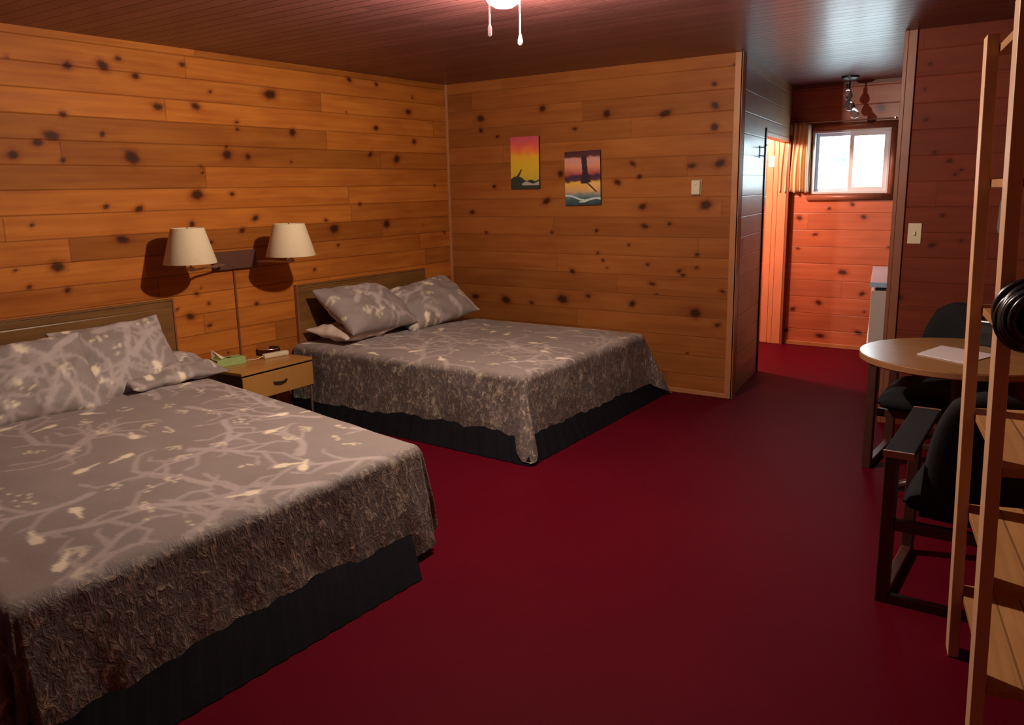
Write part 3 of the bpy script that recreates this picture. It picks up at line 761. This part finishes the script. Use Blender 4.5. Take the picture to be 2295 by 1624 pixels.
fx = thing('ceiling_fan_light', 'bright domed ceiling light with two hanging pull chains in the middle of the room', 'ceiling light', (2.60, -2.77, H))
bm = bmesh.new(); lathe(bm, [(.10, 0), (.10, -.03), (.085, -.04)], n=36); obj('canopy', bm, M['white'], fx)
bm = bmesh.new(); lathe(bm, [(.085, -.04), (.088, -.07), (.070, -.10), (.04, -.118), (.002, -.124)], n=36); obj('globe', bm, M['globe'], fx, smooth=True)
for (x, y, zz, L0, k) in ((.0, -.111, 2.262, .0, 1), (.0, .128, 2.252, 0., 0)):
    bm = bmesh.new(); z1 = -.02; z0 = zz-H+.035; n = 46
    for q in range(n):
        f = q/(n-1); z = z1+(z0-z1)*f
        bmesh.ops.create_icosphere(bm, subdivisions=1, radius=.0042, matrix=Matrix.Translation((x, y, z)))
    tube(bm, [(x, y, z1), (x, y, z0)], .0016, 6); tube(bm, [(x, y*.7, z1-.002), (x, y, z1)], .003, 6)
    ch = obj('pull_chain', bm, M['chain'], fx, smooth=True)
    bm = bmesh.new(); lathe(bm, [(.003, .03), (.007, .02), (.012, .0), (.012, -.008), (.006, -.018), (.001, -.02)] if not k else [(.003, .03), (.008, .015), (.008, -.015), (.002, -.022)], (x, y, z0-.012), 16)
    obj('pull_knob', bm, M['chain'], ch, smooth=True)

# ------------------------------------------------------------------ table and chairs
tbx, tby, tR = 4.38, -1.33, .48
tbl = thing('round_table', 'round wood-grain table with paper on it by the russet wall', 'table', (tbx, tby, 0))
bm = bmesh.new(); lathe(bm, [(tR-.004, .741), (tR, .737), (tR, .712), (tR-.006, .706)], n=96); obj('edge_band', bm, M['tableedge'], tbl, smooth=False)
bm = bmesh.new(); lathe(bm, [(tR-.003, .7412), (tR-.003, .7425)], n=96); obj('tabletop', bm, M['tabletop'], tbl)
bm = bmesh.new(); lathe(bm, [(.05, .03), (.045, .08), (.035, .12), (.035, .64), (.06, .69), (.16, .70), (.16, .706)], n=32); obj('pedestal', bm, M['chairwood'], tbl, smooth=False)
for k in range(4):
    a = k*PI/2+.4; ca, sa = math.cos(a), math.sin(a); bm = bmesh.new()
    tube(bm, [(.03*ca, .03*sa, .075), (.16*ca, .16*sa, .055), (.29*ca, .29*sa, .020)], [.030, .026, .020], 10); obj('foot', bm, M['chairwood'], tbl, smooth=True)
bm = bmesh.new()
Lp = [(4.190, -1.440), (4.262, -1.150), (4.530, -1.290), (4.425, -1.585)]
prism(bm, [(x-4.35, y+1.37) for x, y in Lp], 2, 0, .004)
pp = obj('paper', bm, M['paper']); pp.location = (4.35, -1.37, .7435); tag(pp, 'white sheet of paper lying on the round table', 'paper')
rd = thing('alarm_radio', 'small black box standing at the back of the round table', 'box', (4.47, -1.02, .7428), R(-20))
obj('body', B(-.055, .055, -.03, .03, 0, .135), M['blackshine'], rd, bevel=.008); obj('dial', B(-.035, .035, -.032, -.030, .07, .11), M['blackmetal'], rd)
rd.name = 'black_box'

def make_chair(label, loc, rz):
    c = thing('armchair', label, 'chair', loc, rz, 'black armchairs around the round table')
    for s in (-1, 1):   # sled side frames
        y = .315*s; y0, y1 = y-.024, y+.024
        obj('front_post', B(.235, .285, y0, y1, 0, .625), M['chairwood'], c, bevel=.005)
        obj('rear_post', B(-.285, -.235, y0, y1, 0, .595), M['chairwood'], c, bevel=.005)
        obj('floor_rail', B(-.235, .235, y0+.004, y1-.004, .0, .038), M['chairwood'], c, bevel=.004)
        bm = bmesh.new(); yi, yo = sorted((.235*s, .342*s)); prism(bm, [(-.295, .595), (.30, .625), (.30, .650), (-.295, .620)], 1, yi, yo)
        a_ = obj('armrest', bm, M['black'], c, bevel=.006)
        obj('arm_tip', B(-.306, -.295, yi, yo, .596, .621), M['armtop'], a_); obj('arm_tip', B(.300, .310, yi, yo, .626, .651), M['armtop'], a_)
    obj('cross_rail', B(-.28, -.25, -.291, .291, .0, .035), M['chairwood'], c, bevel=.004)
    obj('cross_rail', B(.20, .225, -.291, .291, .30, .345), M['chairwood'], c, bevel=.004)
    obj('cross_rail', B(-.28, -.25, -.291, .291, .30, .345), M['chairwood'], c, bevel=.004)
    # seat cushion
    bm = bmesh.new(); n = 22
    g = {}
    for s in (1, -1):
        for i in range(n+1):
            for j in range(n+1):
                if s == -1 and (i in (0, n) or j in (0, n)): g[s, i, j] = g[1, i, j]; continue
                u, v = -1+2*i/n, -1+2*j/n
                m = (max(0, 1-u**6)*max(0, 1-v**6))**.35
                g[s, i, j] = bm.verts.new((  .05+.31*u*(1-.04*v*v), .285*v*(1-.05*u*u), .41+s*(.065 if s > 0 else .05)*m))
    for s in (1, -1):
        for i in range(n):
            for j in range(n): bm.faces.new((g[s, i, j], g[s, i+1, j], g[s, i+1, j+1], g[s, i, j+1]))
    obj('seat', bm, M['black'], c, smooth=True)
    # tapered padded back
    bm = bmesh.new(); g = {}
    for s in (1, -1):
        for i in range(n+1):
            for j in range(n+1):
                if s == -1 and (i in (0, n) or j in (0, n)): g[s, i, j] = g[1, i, j]; continue
                u, v = -1+2*i/n, j/n
                wv = .215*(1-.12*v-.32*v**4)*(1 if v < 1 else 1)
                m = (max(0, 1-u**6)*max(0, 1-(2*v-1)**8))**.4
                z = .36+.54*v-.05*u*u*v; x = -.235-.11*v
                g[s, i, j] = bm.verts.new((x+s*.035*m-.02*(1-u*u), wv*u, z))
    for s in (1, -1):
        for i in range(n):
            for j in range(n): bm.faces.new((g[s, i, j], g[s, i+1, j], g[s, i+1, j+1], g[s, i, j+1]))
    obj('backrest', bm, M['black'], c, smooth=True)
    return c
ch = make_chair('black padded armchair with dark wood frame nearest the camera, beside the pine shelf unit', (4.645, -2.47, 0), R(90))
dup(ch, (4.25, -.87, 0), R(-92), 'black padded armchair on the far side of the round table against the russet wall')

# ------------------------------------------------------------------ open pine shelf unit at the right edge
ang = math.atan2(.2145, .9767)
sf = thing('shelf_unit', 'tall open pine shelf unit at the right edge of the frame', 'shelf unit', (4.5904, -2.9775, 0), ang)
sf.rotation_euler = Matrix.Rotation(-.026, 3, 'Y').to_4x4().__matmul__(Matrix.Rotation(ang, 4, 'Z')).to_euler()
# local: x = depth to the right, -y = towards the camera
T = .080; D = .40; LN = .56
for (x0, x1) in ((0, .034), (D-.034, D)):
    for (y0, y1) in ((-T+.017, .017), (-LN-T, -LN)):
        bm = bmesh.new(); box(bm, x0, x1, y0, y1, 0, 2.03)
        # same pale pine on every face of the post
        obj('upright', bm, M['postwood'], sf, bevel=.003)
for z in (.235, .53, .865, 1.21, 1.605, 2.0):
    bm = bmesh.new(); box(bm, .035, .200, -LN-T, .017, z-.024, z); box(bm, .2035, D-.035, -LN-T, .017, z-.024, z)
    obj('shelf', bm, M['shelfwood'], sf, bevel=.002)

# black coil hanging on the near upright
bmc = bmesh.new()
hc = thing('cable_coil', 'glossy black coiled bundle hanging on the near post of the pine shelf unit', 'cable', (4.775, -3.665, 1.275), ang)
for k in range(9):
    rr = random.Random(k); cx_, cz_ = rr.uniform(-.006, .006), rr.uniform(-.01, .01); ra = .056+.004*k*.5; y = -.045+.011*k
    tube(bmc, [((ra)*math.cos(q/40*2*PI)+cx_, y+.006*math.sin(q/40*4*PI+k), ra*1.05*math.sin(q/40*2*PI)+cz_) for q in range(40)], .011, 10, closed=True)
obj('coil', bmc, M['blackshine'], hc, smooth=True)
bm = bmesh.new(); lathe(bm, [(.010, -.045), (.04, -.035), (.046, 0), (.04, .035), (.01, .045)], n=28)
cc = obj('core', bm, M['blackshine'], hc, smooth=True); cc.rotation_euler = (PI/2, 0, 0)
# grey plaque on the russet wall, seen between the shelf posts
pq = thing('wall_plaque', 'grey oblong metal plaque with dark bars on the wall seen between the shelf posts', 'plaque', (4.43, -.10, 1.37))
bm = bmesh.new(); pts = [(-.05, .11), (.05, .11), (.055, -.05)]+[(.0+.055*math.cos(a), -.05-.06*math.sin(a)) for a in np.linspace(0.2, PI-.2, 9)]+[(-.055, -.05)]
prism(bm, pts, 1, -.014, 0); obj('plate', bm, M['plaque'], pq)
bm = bmesh.new()
for k in range(4): box(bm, -.035, .035, -.018, -.014, -.07+k*.045, -.05+k*.045)
obj('bars', bm, M['blackmetal'], pq)

# ------------------------------------------------------------------ lights, world, camera
def area(name, loc, tgt, size, power, col, size_y=None):
    l = bpy.data.lights.new(name, 'AREA'); l.energy = power; l.color = col; l.size = size
    if size_y: l.shape = 'RECTANGLE'; l.size_y = size_y
    o = bpy.data.objects.new(name, l); COL.objects.link(o); o.location = loc
    o.rotation_euler = (Vector(tgt)-Vector(loc)).to_track_quat('-Z', 'Y').to_euler(); return o
def point(name, loc, power, col, r):
    l = bpy.data.lights.new(name, 'POINT'); l.energy = power; l.color = col; l.shadow_soft_size = r
    o = bpy.data.objects.new(name, l); COL.objects.link(o); o.location = loc; return o
point('room_lamp', (2.60, -2.77, H-.155), LP['room'], (1., .80, .64), .035)
point('bathroom_lamp', (1.75, 1.35, 2.15), LP['bath'], (1., .60, .44), .08)
area('window_daylight', (2.895, 2.70, 1.80), (2.895, 0, 1.55), .66, LP['win'], (.70, .90, 1.), .54)
area('violet_fill_behind', (2.6, -7.1, 1.6), (2.6, 0, 1.2), 1.6, LP['fill'], (.52, .42, 1.), 1.0)  # added violet fill behind the camera, tints the dark areas

w = bpy.data.worlds.new('sky'); scn.world = w; w.use_nodes = True
nt = w.node_tree; bg = nt.nodes['Background']; bg.inputs[0].default_value = (.72, .95, 1., 1); bg.inputs[1].default_value = LP['sky']

cam = bpy.data.cameras.new('camera'); co_ = bpy.data.objects.new('camera', cam); COL.objects.link(co_)
f_px, yaw, pitch, roll = 1860., -.612, .206, -.020
cam.sensor_fit = 'HORIZONTAL'; cam.sensor_width = 36; cam.lens = 36*f_px/2295; cam.clip_start = .05
fw = Vector((math.sin(yaw)*math.cos(pitch), math.cos(yaw)*math.cos(pitch), -math.sin(pitch)))
r0 = Vector((math.cos(yaw), -math.sin(yaw), 0)); u0 = r0.cross(fw)
r2 = r0*math.cos(roll)+u0*math.sin(roll); u2 = -r0*math.sin(roll)+u0*math.cos(roll)
mt = Matrix((r2, u2, -fw)).transposed().to_4x4(); mt.translation = (4.878, -6.007, 1.606)
co_.matrix_world = mt
scn.camera = co_
scn.view_settings.view_transform = 'Standard'
scn.view_settings.look = 'None'
scn.view_settings.exposure = 0; scn.view_settings.gamma = 1
